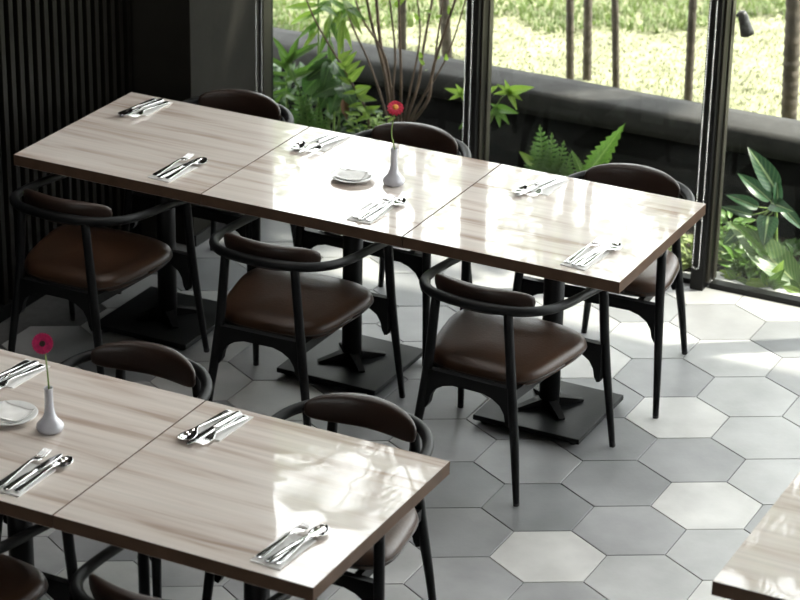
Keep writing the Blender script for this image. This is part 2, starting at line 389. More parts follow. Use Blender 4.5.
# roller blinds rolled up under the ceiling, each with its bead chain
def blind(xc, x0, x1, zlow, where, yb=YW-.09):
    b = empty('roller_blind', (xc, yb, ZC-.12))
    tag(b, 'roller blind with bead chain beside the %s' % where, 'blind')
    tube('roller_tube', [(x0-xc, 0, .05), (x1-xc, 0, .05)], .035, M['blind'], b, 16)
    for xx in (x0, x1): box('bracket', xx-xc-.004, xx-xc+.004, -.03, .03, 0, .12, M['frame'], b)
    V, Fc = [], []
    top, bot = .05, zlow-(ZC-.12); pts = []
    step = .0112; z = top; hw = .0135
    while z > bot+hw: pts.append((-hw, z)); pts.append((hw, z-.004)); z -= step
    for k in range(1, 5): g = math.pi*k/5; pts.append((-hw*math.cos(g), bot+hw-hw*math.sin(g)))
    r = .0044
    for px, pz in pts:
        k = len(V)
        V += [(px+r, -.0, pz), (px-r, 0, pz), (px, r, pz), (px, -r, pz), (px, 0, pz+r), (px, 0, pz-r)]
        Fc += [(k+a, k+c, k+d) for a, c, d in ((0,2,4),(2,1,4),(1,3,4),(3,0,4),(2,0,5),(1,2,5),(3,1,5),(0,3,5))]
    for s in (-hw, hw):
        tube_vf([Vector((s, 0, top)), Vector((s, 0, bot+hw))], .0009, 4, V, Fc)
    link('bead_chain', mesh('bead_chain', V, Fc, M['bead'], True), b)
blind(-2.285, -2.305, -1.4, .12, 'grey pillar', 1.60)
blind(-1.352, -2.25, -1.36, .12, 'mullion behind the flower vase')
blind(-.330, -1.3, -.32, .105, 'mullion at the end of the table row')

# small dark lamp fixed outside on the mullion
lp = empty('spotlight', (-.282, YW+.05, 1.09)); tag(lp, 'small dark spotlight fixed outside to the window mullion', 'lamp')
lm = lathe_mesh('housing', [(.002, .045), (.016, .043), (.019, .03), (.021, .0), (.026, -.03), (.028, -.05), (.024, -.052), (.002, -.046)], M['spot'], 16)
o = link('housing', lm, lp, loc=(.022, .03, 0)); o.rotation_euler = (R(12), R(-14), 0)
tube('bracket', [(0, -.001, .03), (.008, .015, .045), (.02, .03, .04)], .007, M['spot'], lp, 8)

# ------------------------------------------------------------------ outdoors
soil = box('ground_bed', -6, 8, YW+.05, 2.42, -.3, -.005, M['soil']); tag(soil, kind='structure')
gw = empty('garden_wall', (0, 2.5, 0)); tag(gw, kind='structure')
def wallpart(nm, x0, x1, prof, ma):
    n = 60; V, Fc = [], []; k = len(prof); rg = random.Random(5)
    for i in range(n+1):
        x = x0+(x1-x0)*i/n
        for (a, z) in prof: V.append((x, a+rg.uniform(-.003, .003), z+rg.uniform(-.003, .003)))
    for i in range(n):
        for j in range(k):
            a = i*k+j; b = i*k+(j+1) % k; Fc.append((a, b, b+k, a+k))
    Fc.append(tuple(range(k))); Fc.append(tuple(reversed([n*k+j for j in range(k)])))
    me = mesh(nm, V, Fc, ma, True)
    bm = bmesh.new(); bm.from_mesh(me); bmesh.ops.recalc_face_normals(bm, faces=bm.faces); bm.to_mesh(me); bm.free()
    return link(nm, me, gw)
wallpart('face', -6, 8, [(-.085, -.2), (.10, -.2), (.10, .36), (-.085, .36)], M['wallface'])
wallpart('cap', -6, 8, [(-.10, .335), (-.103, .37), (-.103, .425), (-.096, .441), (-.08, .448), (-.03, .450), (.05, .452), (.11, .449), (.12, .40), (.12, .335)], M['wallcap'])
ZL = .30
tag(box('ground', -60, 60, -60, 60, -.6, -.32, M['lawn']), kind='structure')
lawn = box('lawn_ground', -22, 18, 2.60, 34, -.3, ZL, M['lawn']); tag(lawn, kind='structure')
# grass: blades in tufts over the part one can see, thinning out
gr = random.Random(11); V, Fc = [], []
def blade(x, y, h, w, a, lean, V, Fc):
    b = len(V); ca, sa = math.cos(a), math.sin(a); lx, ly = -sa*lean, ca*lean
    V += [(x-ca*w, y-sa*w, ZL-.01), (x+ca*w, y+sa*w, ZL-.01), (x+lx*.4+ca*w*.7, y+ly*.4+sa*w*.7, ZL+h*.6), (x+lx*.4-ca*w*.7, y+ly*.4-sa*w*.7, ZL+h*.6), (x+lx, y+ly, ZL+h)]
    Fc += [(b, b+1, b+2, b+3), (b+3, b+2, b+4)]
for k in range(60000):
    x = gr.uniform(-6, 1.5); y = gr.uniform(2.66, 6.0)
    h = gr.uniform(.007, .018)*(1.5 if math.sin(x*3.1+1.3*math.sin(y*2.7))*math.sin(y*3.7+x) > .2 else 1)
    blade(x, y, h, gr.uniform(.003, .006), gr.uniform(0, 6.28), gr.uniform(.012, .04), V, Fc)
go = link('grass', mesh('grass', V, Fc, M['blade'])); tag(go, 'short sunlit yellow-green grass beyond the low garden wall', 'grass', kind='stuff')

V, Fc = [], []
for k in range(16000):
    x = gr.uniform(-6, 1.5); y0 = 3.28+.56*(x+2.55)+.12*math.sin(x*5)+.08*math.sin(x*11); y = max(2.75, y0)+abs(gr.gauss(0, .9))
    blade(x, y, gr.uniform(.02, .06), gr.uniform(.004, .010), gr.uniform(0, 6.28), gr.uniform(.02, .07), V, Fc)
tag(link('ground_cover', mesh('ground_cover', V, Fc, M['cover'])), 'leafy green ground cover growing behind the sunlit grass', 'plants', kind='stuff')

# broadleaf trees far behind the lawn
def far_tree(x, y, h, r, seed, lab):
    rg = random.Random(seed); e = empty('broadleaf_tree', (x, y, ZL-.02)); tag(e, lab, 'tree', 'trees far behind the lawn')
    tube('trunk', cat_rom([(0, 0, 0), (.1, 0, h*.3), (-.05, .1, h*.55), (0, 0, h*.75)], 4), lambda t: .16-.09*t, M['bark'], e, 10)
    V, Fc = [], []
    cl = [Vector((rg.gauss(0, r*.5), rg.gauss(0, r*.5), h*.68+rg.gauss(0, h*.13))) for q in range(22)]
    for c in cl:
        cr_ = rg.uniform(.35, .8)
        for q in range(170):
            p = c+Vector((rg.gauss(0, cr_*.5), rg.gauss(0, cr_*.5), rg.gauss(0, cr_*.4))); a = rg.uniform(0, 6.28); w = rg.uniform(.05, .11)
            u = Vector((math.cos(a), math.sin(a), rg.uniform(-.6, .6)))*w; v = Vector((-math.sin(a), math.cos(a), rg.uniform(-.6, .6)))*w*.6; b = len(V)
            V += [p-u, p+v, p+u, p-v]; Fc.append((b, b+1, b+2, b+3))
    o = link('foliage', mesh('foliage', V, Fc, M['cover']), e); tag(o, kind='stuff')
for q, (x, y, h, r, lab) in enumerate(((-11, 14, 7.6, 1.9, 'round-crowned tree far behind the lawn, left of the group'), (-8, 11.5, 6.4, 1.5, 'smaller tree far behind the lawn in front of the tall one'),
                     (-5.2, 14.5, 8.2, 2.0, 'tallest tree far behind the lawn'), (-2.2, 12, 6.2, 1.7, 'spreading tree far behind the lawn beside the tallest'), (1.2, 15, 7.4, 2.1, 'broad tree at the right end of the far tree group'))):
    far_tree(x, y, h, r, 40+q, lab)

# ---- leaves
def leaf_mesh(name, ma, wid=.3, prof='lance', droop=.5, fold=.25, n=9, ruffle=0, teeth=0):
    """unit-length leaf along +X, normal +Z"""
    V, Fc, UV = [], [], []; x = z = 0; cs = (-1, -.5, 0, .5, 1)
    for i in range(n+1):
        t = i/n
        if i:
            g = droop*(t-.5/n) - droop*.35; x += math.cos(g)/n; z -= math.sin(g)/n
        if prof == 'lance': w = math.sin(math.pi*min(1, t*.97+.03)**.75)
        elif prof == 'ovate': w = math.sin(math.pi*(t*.96+.04)**.62)**.85
        elif prof == 'heart': w = math.sin(math.pi*(t*.93+.07)**.5)**.7
        elif prof == 'strap': w = min(1, 6*t+.35)*min(1, (1-t)*3)**.8
        else: w = math.sin(math.pi*t)
        w = max(w, .012)*wid/2
        if teeth and i % 2: w *= 1-teeth
        for c in cs:
            V.append((x, c*w, z + abs(c)*w*fold*2 + (ruffle*w*math.sin(t*16+c*2)*abs(c))))
            UV.append((.5+c*.5, t))
    for i in range(n):
        for k in range(4):
            a = i*5+k; Fc.append((a, a+5, a+6, a+1))
    return mesh(name, V, Fc, ma, True, UV)
LM = {}
def lmesh(key, *a, **k):
    if key not in LM: LM[key] = leaf_mesh('leaf', *a, **k)
    return LM[key]
def orient(d, nrm):
    X = d.normalized(); Z = (nrm - X*nrm.dot(X))
    if Z.length < 1e-4: Z = Vector((0, 1, 0)) - X*X.y
    Z.normalize(); Y = Z.cross(X); return Matrix((X, Y, Z)).transposed()
def put_leaf(par, me, base, tip, nrm=(0, -.6, 1), name='leaf', wscale=1):
    base, tip = Vector(base), Vector(tip); d = tip-base; L = d.length
    o = link(name, me, par)
    mtx = orient(d, Vector(nrm)).to_4x4() @ Matrix.Diagonal((L, L*wscale, L, 1)); mtx.translation = base - Vector(par.location)
    o.matrix_basis = mtx; return o
def rel(par, pts): return [Vector(p)-Vector(par.location) for p in pts]
def stem(par, pts, r0, r1, ma, name='stem', sides=6, n=5):
    p = cat_rom(rel(par, pts), n)
    return tube(name, p, lambda t: r0+(r1-r0)*t, ma, par, sides)
def plant(name, loc, label, cat='plant', group=None):
    e = empty(name, loc); tag(e, label, cat, group); return e
TOCAM = (.42, -.85, .45)

# ---- palms behind the wall
def ringed_trunk(par, pts, r, rr):
    p = cat_rom(rel(par, pts), 44); n = len(p); rg = random.Random(rr); ph = 0; rad = []
    for i in range(n):
        s = (i % 4)/4; rad.append(r*(1.0 - .0006*i)*(1.10-.17*s + rg.uniform(-.03, .03)))
    return tube('trunk', p, rad, M['trunk'], par, 10)
def frond_mesh():
    V, Fc, UV = [], [], []; x = z = 0; n = 26
    for i in range(n+1):
        t = i/n
        g = -.75+1.75*t
        nx, nz = x+math.cos(g)/n, z-math.sin(g)/n
        b = len(V); V += [(x, -.008, z), (x, .008, z), (nx, .007, nz), (nx, -.007, nz)]; UV += [(.5, .5)]*4; Fc.append((b, b+1, b+2, b+3))
        x, z = nx, nz
        if t > .12:
            L = .36*math.sin(math.pi*min(1, t*.86+.1))+.05
            for s in (-1, 1):
                b = len(V); dx = L*.5
                V += [(x-.012, s*.004, z), (x+dx*.5, s*L*.5, z+.02-.02), (x+dx, s*L*.9, z-L*.45), (x+dx*.5+.045, s*L*.45, z-.03)]
                UV += [(.5, 0), (0, .5), (.5, 1), (1, .5)]; Fc.append((b, b+1, b+2, b+3))
    return mesh('frond', V, Fc, M['frond'], False, UV)
FR = frond_mesh()
def palm(p0, pxtop, r, h, k, label, nf=7, fl=.95):
    e = plant('palm_tree', (p0.x, p0.y, ZL-.05), label, 'tree', 'slim palms behind the garden wall')
    d = (pxtop-p0); sl = Vector((d.x/d.z, d.y/d.z, 1))
    base = Vector((p0.x, p0.y, ZL-.05)); base.x -= sl.x*(p0.z-base.z)
    top = base+sl*(h*.55); top2 = Vector((top.x+.05*math.sin(k), top.y+.1, h))
    ringed_trunk(e, [base, base+sl*.5, base+sl*1.2, top, top2], r, k)
    rg = random.Random(k)
    for q in range(nf):
        a = 2*math.pi*q/nf+rg.uniform(-.3, .3); o = link('frond', FR, e)
        mtx = Matrix.Translation(top2-Vector(e.location)) @ Matrix.Rotation(a, 4, 'Z') @ Matrix.Rotation(R(rg.uniform(-28, 18)), 4, 'Y') @ Matrix.Rotation(rg.uniform(-.3, .3), 4, 'X') @ Matrix.Scale(fl*rg.uniform(.85, 1.15), 4)
        o.matrix_basis = mtx
for k, (x, y, xt, Y, r, h, lab) in enumerate((
    (570, 79, 570, 2.95, .0175, 3.05, 'slim dark palm trunk with a pale-sided neighbour close by, behind the wall'),
    (587, 82, 588, 3.05, .020, 3.3, 'slim ringed palm trunk standing close beside a darker thinner one'),
    (616, 88, 615, 2.9, .0160, 2.95, 'thin straight palm trunk standing alone behind the middle window'),
    (688, 100, 693, 2.95, .0185, 3.2, 'leaning palm trunk with notched rings near the right mullion'),
    (789, 118, 794, 2.85, .034, 3.0, 'thick ringed palm trunk beside the right-hand window edge'),
    (402, 50, 402, 2.95, .0200, 3.15, 'palm trunk seen between the brown shrub branches'),
    (447, 56, 444, 3.0, .0240, 3.0, 'palm trunk beside the bare shrub and window mullion'))):
    palm(at(x, y, Y), at(xt, 0, Y), r, h, k, lab)
palm(Vector((1.8, 3.0, .5)), Vector((1.8, 3.0, 1.5)), .022, 3.0, 9, 'out-of-view palm added to dapple the sunlight, beyond the thick ringed one', 4)  # extra palm outside the view, added so its crown breaks up the sun patch

# ---- planting bed, left bay
# woody shrub of bare brown stems
b0 = at(397, 150, 2.12); b0.z = -.02
e = plant('woody_shrub', b0, 'bare brown woody shrub with many upright stems behind the window', 'shrub')
fan = [((392, 130), (385, 75), (372, 25), (362, -25), .010), ((396, 130), (388, 80), (380, 40), (374, -30), .012), ((400, 130), (401, 80), (400, 40), (398, -30), .008),
       ((404, 130), (418, 85), (424, 45), (436, -20), .0085), ((402, 130), (410, 90), (420, 35), (414, -25), .006), ((406, 135), (428, 100), (434, 65), (462, -20), .0095),
       ((390, 130), (372, 70), (352, 25), (336, -20), .0062), ((394, 130), (386, 60), (362, 18), (350, -20), .007), ((408, 128), (431, 80), (438, 35), (447, -25), .0065),
       ((405, 130), (440, 70), (455, 35), (474, -30), .005), ((398, 130), (393, 95), (395, 50), (386, -30), .007)]
for i, (a, b, c, d, r) in enumerate(fan):
    yy = 2.12+.05*math.sin(i*2.3)
    stem(e, [b0, at(*a, 2.12), at(*b, yy), at(*c, yy+.03), at(*d, yy+.05)], r, r*.55, M['bark'])
ml = lmesh('sml', M['lf_light'], wid=.42, prof='ovate', droop=.5, fold=.2, n=5)
rg = random.Random(21)
for (x, y) in ((424, 65), (421, 58), (436, 18), (431, 12), (446, 60), (440, 57), (395, 6), (426, 70), (450, 14), (418, 20)):
    p = at(x, y, 2.13); put_leaf(e, ml, p, p+Vector((rg.uniform(-.04, .05), rg.uniform(-.03, .01), rg.uniform(-.01, .05))), TOCAM)

# leafy twig slanting across the bay
b0 = at(376, 150, 2.02); b0.z = -.02
e = plant('leafy_twig', b0, 'slanting brown twig with small pale green leaves behind the window', 'shrub')
tw = [b0, at(368, 118, 2.0), at(350, 80, 2.0), at(331, 48, 2.0), at(316, 22, 2.0), at(304, -6, 2.0)]
stem(e, tw, .006, .0035, M['bark'])
for (x, y, dx, dy) in ((352, 84, -14, -8), (350, 80, 14, -14), (347, 73, 13, -12), (356, 92, -14, 2), (358, 97, 12, -10), (344, 66, 12, -14), (362, 104, -15, 3), (360, 98, 16, 2), (340, 60, 12, -10), (366, 112, 14, -6), (355, 90, 14, -4), (364, 108, 12, 6), (368, 116, -14, 6), (345, 69, -10, -8)):
    put_leaf(e, ml, at(x, y, 2.0), at(x+dx, y+dy, 1.97), TOCAM, wscale=.8)

# low small-leaved bush at its foot
def small_bush(name, c, rx, rz, ry, n, me, lab, seed, size=(.035, .06)):
    rg = random.Random(seed); b = Vector((c.x, c.y, -.02)); e = plant(name, b, lab, 'shrub')
    for q in range(7):
        a = rg.uniform(0, 6.28); s = rg.uniform(.3, .9)
        stem(e, [b+Vector((.01*math.cos(a), .01*math.sin(a), 0)), Vector((c.x+rx*.4*s*math.cos(a), c.y+ry*.4*s*math.sin(a), c.z*.6)), Vector((c.x+rx*s*math.cos(a), c.y+ry*s*math.sin(a), c.z+rz*rg.uniform(.0, .8)))], .004, .002, M['greenstem'])
    for q in range(n):
        while True:
            u = Vector((rg.uniform(-1, 1), rg.uniform(-1, 1), rg.uniform(-1, 1)))
            if u.length < 1: break
        p = Vector((c.x+rx*u.x, c.y+ry*u.y, max(.01, c.z+rz*u.z)))
        d = Vector((u.x+rg.uniform(-.6, .6), u.y+rg.uniform(-.6, .6), rg.uniform(-.2, .6))).normalized()
        put_leaf(e, me, p, p+d*rg.uniform(*size), (rg.uniform(-.4, .6), rg.uniform(-.8, .1), 1))
    return e
ml2 = lmesh('sml2', M['lf_mid'], wid=.45, prof='ovate', droop=.5, fold=.2, n=5)
ml3 = lmesh('sml3', M['lf_yel'], wid=.5, prof='ovate', droop=.6, fold=.2, n=5)
mdk = lmesh('smd', M['lf_deep'], wid=.42, prof='ovate', droop=.6, fold=.2, n=5)
small_bush('small_bush', at(370, 124, 1.98), .10, .07, .06, 55, ml, 'low bush of small fresh green leaves below the bare shrub', 3)
small_bush('small_bush', at(305, 112, 2.25), .34, .20, .09, 230, mdk, 'dark low shrub filling the bed behind the strap-leaved plant', 4, (.05, .09))

# broad drooping leaves
b0 = at(333, 150, 2.1); b0.z = -.02
e = plant('broad_leaf_plant', b0, 'plant with broad glossy drooping leaves behind the left window', 'plant')
stem(e, [b0, at(334, 110, 2.1), at(332, 62, 2.1)], .007, .005, M['greenstem'])
bl = lmesh('broad', M['lf_deep'], wid=.46, prof='ovate', droop=1.1, fold=.18, n=10, ruffle=.15)
for (bx, by, tx, ty, yy) in ((332, 62, 303, 82, 2.02), (333, 62, 348, 84, 2.0), (342, 84, 310, 97, 1.97), (342, 84, 356, 108, 1.96), (331, 62, 322, 90, 1.98), (334, 80, 318, 112, 1.98), (330, 66, 298, 98, 2.08), (338, 90, 330, 116, 1.97)):
    put_leaf(e, bl, at(bx, by, 2.08), at(tx, ty, yy), TOCAM)
stem(e, [at(334, 110, 2.1), at(338, 95, 2.09), at(342, 84, 2.08)], .004, .003, M['greenstem'])
put_leaf(e, LM.setdefault('dry', leaf_mesh('leaf', M['dryleaf'], wid=.35, prof='lance', droop=1.2, fold=.4)), at(344, 98, 2.05), at(347, 122, 2.02), TOCAM)

# strap-leaved clump
b0 = at(287, 150, 2.05); b0.z = -.02
e = plant('strap_leaf_plant', b0, 'clump of long strap-shaped leaves beside the left window post', 'plant')
stl = lmesh('strap', M['lf_mid'], wid=.14, prof='strap', droop=.9, fold=.35, n=9)
stem(e, [b0, at(287, 110, 2.05), at(286, 60, 2.05)], .006, .004, M['greenstem'])
for (bx, by, tx, ty, yy) in ((287, 68, 262, 54, 2.0), (287, 75, 264, 72, 1.98), (288, 84, 266, 84, 1.98), (288, 72, 278, 42, 2.05), (288, 66, 298, 38, 2.0), (288, 90, 262, 98, 1.97), (288, 82, 312, 70, 2.0), (287, 95, 305, 104, 1.98), (287, 60, 296, 84, 1.95), (286, 62, 310, 46, 2.02), (286, 92, 268, 112, 1.98), (288, 58, 272, 36, 2.0), (287, 66, 266, 62, 2.1), (290, 76, 326, 62, 2.1), (289, 60, 320, 42, 2.1)):
    put_leaf(e, stl, at(bx, by, 2.04), at(tx, ty, yy), TOCAM, wscale=1.25)

# cane plant with lance leaves
b0 = at(331, 150, 2.2); b0.z = -.02
e = plant('cane_plant', b0, 'tall green canes with long hanging lance-shaped leaves behind the left window', 'plant')
lnc = lmesh('lance', M['lf_mid'], wid=.15, prof='lance', droop=1.0, fold=.25, n=9)
lnl = lmesh('lancel', M['lf_light'], wid=.15, prof='lance', droop=1.0, fold=.25, n=9)
for (xs, xt) in ((328, 331), (319, 318), (342, 344)):
    stem(e, [b0, at(xs, 100, 2.2), at((xs+xt)/2, 50, 2.2), at(xt, -30, 2.2)], .006, .004, M['greenstem'])
k = 0
for (bx, by, tx, ty) in ((318, 10, 286, 26), (318, 22, 296, 40), (319, 5, 280, 8), (330, 4, 304, 20), (331, 14, 322, 44), (331, 18, 340, 48), (330, 30, 350, 40), (330, 0, 356, 14), (331, 8, 348, 32), (344, 4, 366, 20), (344, 14, 338, 60), (330, 40, 334, 84), (318, 30, 300, 52), (319, 16, 306, 44), (318, 0, 290, -6), (331, 2, 312, 6), (344, 0, 362, 34), (328, 52, 306, 66), (344, 24, 352, 50), (330, 24, 318, 58), (340, 10, 330, 34), (336, 18, 362, 6), (344, 8, 336, 30), (320, 6, 336, 14)):
    k += 1; put_leaf(e, (lnc, lnl)[k % 2], at(bx, by, 2.19), at(tx, ty, 2.12+.05*math.sin(k)), TOCAM, wscale=1.1)

# ferns
def fern_frond(n=22, wid=.30, ma='lf_fern'):
    V, Fc, UV = [], [], []; x = z = 0
    for i in range(n+1):
        t = i/n; g = .5*t-.15; nx, nz = x+math.cos(g)/n, z-math.sin(g)/n
        b = len(V); V += [(x, -.006, z), (x, .006, z), (nx, .005, nz), (nx, -.005, nz)]; UV += [(.5, .5)]*4; Fc.append((b, b+1, b+2, b+3))
        x, z = nx, nz; L = wid*.5*math.sin(math.pi*min(1, t*.9+.12))**.8
        for s in (-1, 1):
            b = len(V); w = .5/n
            V += [(x-w, 0, z), (x+L*.15-w*.6, s*L*.6, z+.01), (x+L*.35, s*L, z-.015), (x+L*.15+w, s*L*.55, z+.01), (x+w*.6, 0, z)]
            UV += [(.3, .1), (.2, .5), (.5, .9), (.8, .5), (.7, .1)]; Fc.append((b, b+1, b+2, b+3, b+4))
    return mesh('frond', V, Fc, M[ma], False, UV)
FF = fern_frond()
b0 = at(310, 150, 1.95); b0.z = -.02
e = plant('fern', b0, 'small upright fern beside the far chair under the strap-leaved plant', 'plant')
for (tx, ty) in ((298, 90), (306, 100), (288, 108), (318, 108), (296, 118), (325, 120)):
    put_leaf(e, FF, b0, at(tx, ty, 1.93), TOCAM, 'frond')
b0 = at(548, 190, 2.05); b0.z = -.02
e = plant('fern', b0, 'feathery bright fern behind the middle window above the table edge', 'plant')
for (tx, ty) in ((541, 132), (552, 140), (563, 148), (535, 148), (570, 158), (546, 152), (528, 160), (558, 165)):
    put_leaf(e, FF, b0, at(tx, ty, 2.0), TOCAM, 'frond', 1.2)
put_leaf(e, LM['sml'], at(534, 165, 2.0), at(519, 151, 1.98), TOCAM)
b0 = at(585, 205, 2.08); b0.z = -.02
e = plant('jagged_leaf_plant', b0, 'plant with one tall jagged-edged leaf behind the middle window', 'plant')
jg = lmesh('jag', M['lf_mid'], wid=.30, prof='lance', droop=.5, fold=.3, n=22, teeth=.38)
for (bx, by, tx, ty) in ((586, 176, 624, 125), (584, 180, 572, 150), (588, 182, 610, 160), (582, 182, 556, 168)):
    stem(e, [b0, at((bx+580)/2, by+8, 2.07), at(bx, by, 2.06)], .004, .003, M['greenstem'], n=3)
    put_leaf(e, jg, at(bx, by, 2.06), at(tx, ty, 2.0), TOCAM)

# palmate plant behind the mullion
b0 = at(481, 190, 2.1); b0.z = -.02
e = plant('palmate_plant', b0, 'plant with hand-shaped leaves reaching out from behind the window mullion', 'plant')
pl = lmesh('palm', M['lf_light'], wid=.30, prof='ovate', droop=.6, fold=.2, n=7)
pld = lmesh('palmd', M['lf_mid'], wid=.32, prof='ovate', droop=.7, fold=.2, n=7)
for (cx, cy, tips, me) in (((509, 92, ((497, 84), (505, 80), (533, 87), (517, 110), (522, 100), (493, 94)), pl)), ((497, 108, ((486, 119), (509, 124), (518, 113), (490, 103), (500, 128)), pld)),
                           ((462, 94, ((448, 100), (444, 88), (470, 84), (468, 106), (456, 84)), pl)), ((488, 92, ((480, 84), (498, 86), (484, 100)), pl)), ((470, 118, ((458, 130), (472, 134), (480, 120)), pld))):
    stem(e, [b0, at(484, 140, 2.1), at((cx+486)/2, cy+12, 2.08), at(cx, cy, 2.04)], .004, .002, M['greenstem'])
    for t in tips: put_leaf(e, me, at(cx, cy, 2.04), at(*t, 2.0), TOCAM)

# ---- planting bed, right bay
b0 = at(779, 258, 2.0); b0.z = -.02
e = plant('ribbed_leaf_plant', b0, 'tall plant with large pale-ribbed leaves behind the right-hand window', 'plant')
stem(e, [b0, at(776, 226, 2.0), at(777, 178, 2.0)], .008, .006, M['greenstem'])
bo = lmesh('band', M['lf_band'], wid=.40, prof='ovate', droop=.7, fold=.22, n=10)
bh = lmesh('heart', M['lf_band'], wid=.72, prof='heart', droop=.4, fold=.12, n=10)
for (bx, by, tx, ty, me, yy, ws) in ((776, 190, 748, 146, bo, 1.97, 1), (770, 200, 737, 172, bo, 1.98, .9), (758, 207, 725, 194, bo, 1.96, .9), (752, 215, 720, 206, bo, 1.94, .8), (771, 203, 793, 211, bh, 1.94, .8), (768, 216, 764, 246, bh, 1.92, 1), (777, 182, 778, 215, bo, 1.98, .7), (780, 205, 806, 232, bo, 1.98, .8), (744, 226, 722, 246, bo, 1.95, 1.2)):
    stem(e, [at(777, 205, 2.0), at((777+bx)/2, (205+by)/2+2, 1.99), at(bx, by, 1.98)], .0035, .0025, M['greenstem'], n=3)
    put_leaf(e, me, at(bx, by, 1.98), at(tx, ty, yy), TOCAM, wscale=ws)
b0 = at(812, 296, 1.93); b0.z = -.02
e = plant('banana_leaf_plant', b0, 'plant with one long diagonal ribbed leaf low behind the right-hand window', 'plant')
bn = lmesh('banana', M['lf_mid'], wid=.30, prof='lance', droop=.35, fold=.18, n=14, ruffle=.12)
LB = leaf_mat('pale_rib_long_leaf', (.06, .13, .03), (.30, .36, .15), .4, .4, veins=16, ribw=.04, veinamt=.3)
bn.materials.clear(); bn.materials.append(LB)
stem(e, [b0, at(806, 291, 1.92), at(798, 285, 1.92)], .007, .005, M['greenstem'], n=3)
put_leaf(e, bn, at(800, 287, 1.92), at(727, 219, 1.95), (.5, -.7, .6), wscale=1.15)
put_leaf(e, bn, at(806, 290, 1.95), at(830, 230, 2.0), TOCAM)
put_leaf(e, LM['jag'], at(770, 262, 1.93), at(738, 226, 1.91), TOCAM, wscale=.7)
gm = lmesh('grnd', M['lf_light'], wid=.28, prof='lance', droop=.9, fold=.3, n=8)
gmd = lmesh('grndd', M['lf_mid'], wid=.32, prof='lance', droop=.9, fold=.3, n=8)
for i, (cx, cy, lab, tips) in enumerate(((735, 288, 'low spreading leafy plant at the window foot beside the mullion', ((715, 284), (722, 276), (742, 275), (752, 284), (730, 278), (718, 292), (756, 292), (745, 294))),
                        (768, 288, 'low bright rosette plant at the foot of the right-hand window', ((750, 280), (760, 270), (776, 268), (788, 282), (745, 288), (792, 294), (768, 276), (782, 274))),
                        (800, 300, 'low leafy plant at the window foot under the long diagonal leaf', ((780, 294), (790, 284), (806, 282), (815, 292), (776, 302), (786, 300))))):
    b0 = at(cx, cy, 1.88); b0.z = -.02; e = plant('low_leaf_plant', b0, lab, 'plant')
    tips = list(tips) + [(t[0]+random.uniform(-9, 9), t[1]+random.uniform(-9, 4)) for t in tips]
    for k, t in enumerate(tips):
        tp = at(*t, 1.86 + .06*(k % 3)); put_leaf(e, (gm, gmd)[k % 2], b0+Vector((0, 0, .02)), tp, TOCAM, wscale=1.3)
small_bush('small_bush', at(728, 238, 2.12), .09, .13, .08, 120, ml2, 'mid-green leafy bush behind glass just right of the mullion', 6, (.04, .075))
small_bush('small_bush', at(693, 262, 1.97), .11, .12, .07, 190, ml3, 'bright yellow-green sunlit bush beneath the table corner by the mullion', 7, (.03, .06))
small_bush('small_bush', at(752, 268, 2.0), .15, .06, .07, 120, ml2, 'low mid-green undergrowth beneath the pale-ribbed leaves', 12, (.05, .085))
small_bush('small_bush', at(785, 265, 2.2), .20, .08, .08, 110, mdk, 'dark undergrowth behind the diagonal leaf', 8, (.05, .08))

# leafy ground cover on the lawn, far from the window
rg = random.Random(31)
for i, (x, y, Y, lab) in enumerate(((640, -6, 5.4, 'leafy clump on the lawn behind two palms'), (760, -4, 5.6, 'leafy clump on the lawn beside the thick palm'), (290, -8, 4.2, 'leafy clump on the lawn beyond the canes'))):
    p = at(x, y, Y); p.z = ZL+.1; e = plant('ground_cover_clump', (p.x, p.y, ZL-.01), lab, 'plant')
    for q in range(60):
        a = rg.uniform(0, 6.28); rr = rg.uniform(.05, .6); b = Vector((p.x+rr*math.cos(a), p.y+rr*.6*math.sin(a), ZL-.01))
        put_leaf(e, lnl, b, b+Vector((rg.uniform(-.12, .12), rg.uniform(-.12, .05), rg.uniform(.06, .2))), TOCAM, wscale=2)

